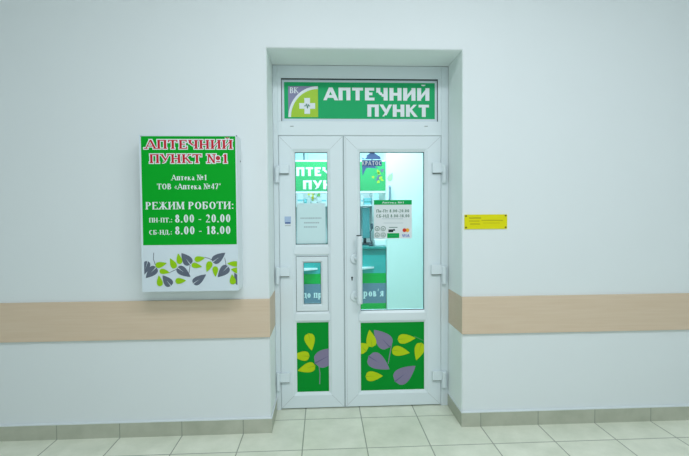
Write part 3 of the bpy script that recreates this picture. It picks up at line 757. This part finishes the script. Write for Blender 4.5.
# tall white cupboard right of the counter
tc_ = thing('tall_cupboard', ((kx1+SX1)/2, KY, 0), 'tall pale cupboard to the right of the pharmacy counter behind the glass', 'cupboard')
MB().box(kx1+.004, SX1-.02, KY-.02, KY+.6, .0, 2.6, 'laminate').build('body', tc_, bevel=.004)
m = MB(); xs = [kx1+.006, kx1+.60, kx1+1.15]; 
for a, c in zip(xs, xs[1:]):
    d_ = MB().box(a+.002, c-.002, KY-.040, KY-.0205, .08, 2.58, 'laminate').build('door', tc_, bevel=.003)
    hx = a+.05
    if a == xs[0]:
        h0, h1, h2, h3 = rect(388.6, 186, 391, 200, KY-.06)
        MB().tube([(h0+.012, KY-.0405, h3), (h0+.012, KY-.066, h3-.01), (h0+.012, KY-.066, h2+.01), (h0+.012, KY-.0405, h2)], .010, 'counter_grey', 8).build('handle', d_)
m = MB(); T = lambda x, y: at(x, y, KY-.042)
lm = (-9, 9, 0, 9)
leaf(m, T(392.6, 172.6), T(388.6, 181), .055, KY-.0418, 'leaf_pale', lm); leaf(m, T(389.4, 174), T(389.6, 180), .03, KY-.0415, 'leaf_pale', lm)
m2 = m.build('leaf_decal'); tag(m2, 'pale green leaf decal stuck on the tall cupboard door', 'decal')

# things on the counter
CT = kz[0]+.022
def rk(*a): return rect(*a)
MYY = KY+.20
q = rk(362.4, 207.4, 369.6, 243, MYY)
mo = thing('monitor', ((q[0]+q[1])/2, MYY, CT), 'slim teal monitor standing edge-on at the left of the white carton on the counter', 'monitor')
MB().box(q[0], q[1], MYY-.02, MYY+.36, CT+.075, q[3], 'screen_teal').build('screen', mo, bevel=.006)
MB().box((q[0]+q[1])/2-.015, (q[0]+q[1])/2+.015, MYY+.12, MYY+.18, CT+.012, CT+.076, 'charcoal').build('neck', mo)
MB().box(q[0]-.02, q[1]+.035, MYY+.02, MYY+.28, CT+.0005, CT+.0125, 'charcoal').build('base', mo, bevel=.003)
q = rk(374.4, 239.5, 385.6, 248, KY+.10)
m = MB(); m.box(q[0], q[1], KY+.06, KY+.2, CT+.0005, q[3], 'counter_white')
tag(m.build('white_carton', bevel=.006), 'small white carton on the counter beside the monitor', 'box')
# payment terminal
q = rk(369.6, 224, 373.6, 247, KY+.05)
pt = thing('payment_terminal', ((q[0]+q[1])/2, KY+.05, CT), 'small dark payment terminal on a curved stand between monitor and white carton', 'payment terminal')
xx = (q[0]+q[1])/2+.004
MB().box(xx-.012, xx+.012, KY+.04, KY+.09, at(371, 229, KY+.05)[1], at(371, 223.6, KY+.05)[1], 'charcoal').build('keypad', pt, bevel=.003)
zk = at(371, 229, KY+.05)[1]
MB().tube([(xx, KY+.065, zk), (xx-.016, KY+.065, zk-.03), (xx-.018, KY+.065, (zk+CT)/2), (xx, KY+.065, CT+.02)], .006, 'charcoal', 8).build('stand', pt, smooth=True)
MB().box(xx-.03, xx+.012, KY+.03, KY+.10, CT+.0005, CT+.022, 'charcoal').build('foot', pt, bevel=.002)

# glass-fronted rack behind the counter with cartons and a bunch of flowers
BYK = KY+.75
z_s = at(311, 203.2, BYK)[1]
rx0, rx1 = at(284, 200, BYK)[0], at(374, 200, BYK)[0]
rk_ = thing('medicine_rack', ((rx0+rx1)/2, BYK, 0), 'white medicine rack standing behind the counter under the hanging sign', 'rack')
m = MB(); m.box(rx0, rx1, BYK+.30, BYK+.32, 0, 2.05, 'counter_white'); m.build('back_panel', rk_)
for x in (rx0, rx1-.02): MB().box(x, x+.02, BYK, BYK+.299, 0, 2.05, 'counter_white').build('side_panel', rk_)
for z in (.45, .85, z_s-.02, 2.03): MB().box(rx0+.0205, rx1-.0205, BYK, BYK+.299, z-.02, z, 'counter_white').build('shelf', rk_)
ZS = z_s-.02
spec = [(297.2, 303.4, 11, 'counter_white', 'white carton at the left end of the rack shelf'),
        (303.9, 306.6, 6, 'box_cyan', 'small cyan carton beside the white carton on the rack shelf'),
        (321.4, 326.5, 10, 'counter_white', 'white carton to the right of the yellow flowers on the rack shelf'),
        (360.8, 363.5, 9, 'counter_white', 'narrow white carton at the door handle side of the rack shelf'),
        (364.0, 371.5, 6.5, 'box_cyan', 'wide cyan carton at the right end of the rack shelf')]
for a, c, h_, n_, lab in spec:
    X0, X1 = at(a, 198, BYK+.03)[0], at(c, 198, BYK+.03)[0]
    m = MB(); m.box(X0, X1, BYK+.03, BYK+.15, ZS+.0005, ZS+h_*.0125, n_)
    m.flat([(X0+.004, ZS+h_*.004), (X1-.004, ZS+h_*.004), (X1-.004, ZS+h_*.006), (X0+.004, ZS+h_*.006)], BYK+.0292, 'teal' if n_ == 'box_cyan' else 'box_cyan')
    tag(m.build('medicine_carton', bevel=.002), lab, 'box', 'cartons on the medicine rack')
fx, fz = at(314, 203, BYK+.1)[0], ZS
fb = thing('flower_bouquet', (fx, BYK+.1, fz), 'low bunch of yellow and white flowers with green leaves on the rack shelf', 'flowers')
m = MB(); m.tube([(fx, BYK+.1, fz+.0005), (fx, BYK+.1, fz+.02), (fx, BYK+.1, fz+.045)], [.03, .042, .05], 'counter_white', 14); m.build('bowl', fb)
def blossoms(n, names, name):
    for nm in names:
        m = MB()
        for k in range(n):
            a = random.uniform(0, 2*PI); r_ = random.uniform(.0, .075); cx_, cy_ = fx+r_*math.cos(a), BYK+.1+.8*r_*math.sin(a); cz_ = fz+.06+random.uniform(0, .085)
            for pz_ in range(5):
                an = pz_*2*PI/5+a; d_ = Vector((math.cos(an), -.4, math.sin(an))).normalized(); e_ = Vector((0, 1, 0)).cross(d_).normalized()
                c_ = Vector((cx_, cy_, cz_)); m.face([c_, c_+d_*.013+e_*.008, c_+d_*.024, c_+d_*.013-e_*.008], nm)
        m.build('leaf_sprig' if nm == 'flower_green' else 'blossom', fb)
blossoms(14, ['flower_yellow', 'flower_green', 'counter_white'], 'b')

# ------------------------------------------------------------------ light
def area(name, loc, sx, sy, power, col=(1, 1, 1)):
    l = bpy.data.lights.new(name, 'AREA'); l.shape = 'RECTANGLE'; l.size = sx; l.size_y = sy; l.energy = power; l.color = col
    o = bpy.data.objects.new(name, l); C.objects.link(o); o.location = loc
    return o
CCOL = (.975, 1.0, 1.07)
for lx_, ly_, pw_ in ((-.4, -2.15, 31), (1.2, -2.15, 31), (-.4, -3.6, 13.5), (1.2, -3.6, 13.5)):  # front pair lights the corridor, rear pair is fill added for the recess
    area('corridor_lamp_and_fill', (lx_, ly_, 3.57), 1.2, .5, pw_, CCOL)
area('shop_lamp', (.1, 1.05, 2.72), 1.2, .5, 42, (.94, 1.0, 1.19))
area('shop_lamp', (.3, 2.9, 2.72), 1.6, .5, 30, (.94, 1.0, 1.19))

wd = bpy.data.worlds.new('world'); S.world = wd; wd.use_nodes = True
wd.node_tree.nodes['Background'].inputs[0].default_value = (.8, .9, .9, 1); wd.node_tree.nodes['Background'].inputs[1].default_value = .05
vs = S.view_settings
vs.view_transform = 'Standard'; vs.look = 'None'; vs.gamma = 1; vs.use_curve_mapping = False; vs.exposure = 0.0
for o in list(bpy.data.objects):
    if '_w' in o: del o['_w']
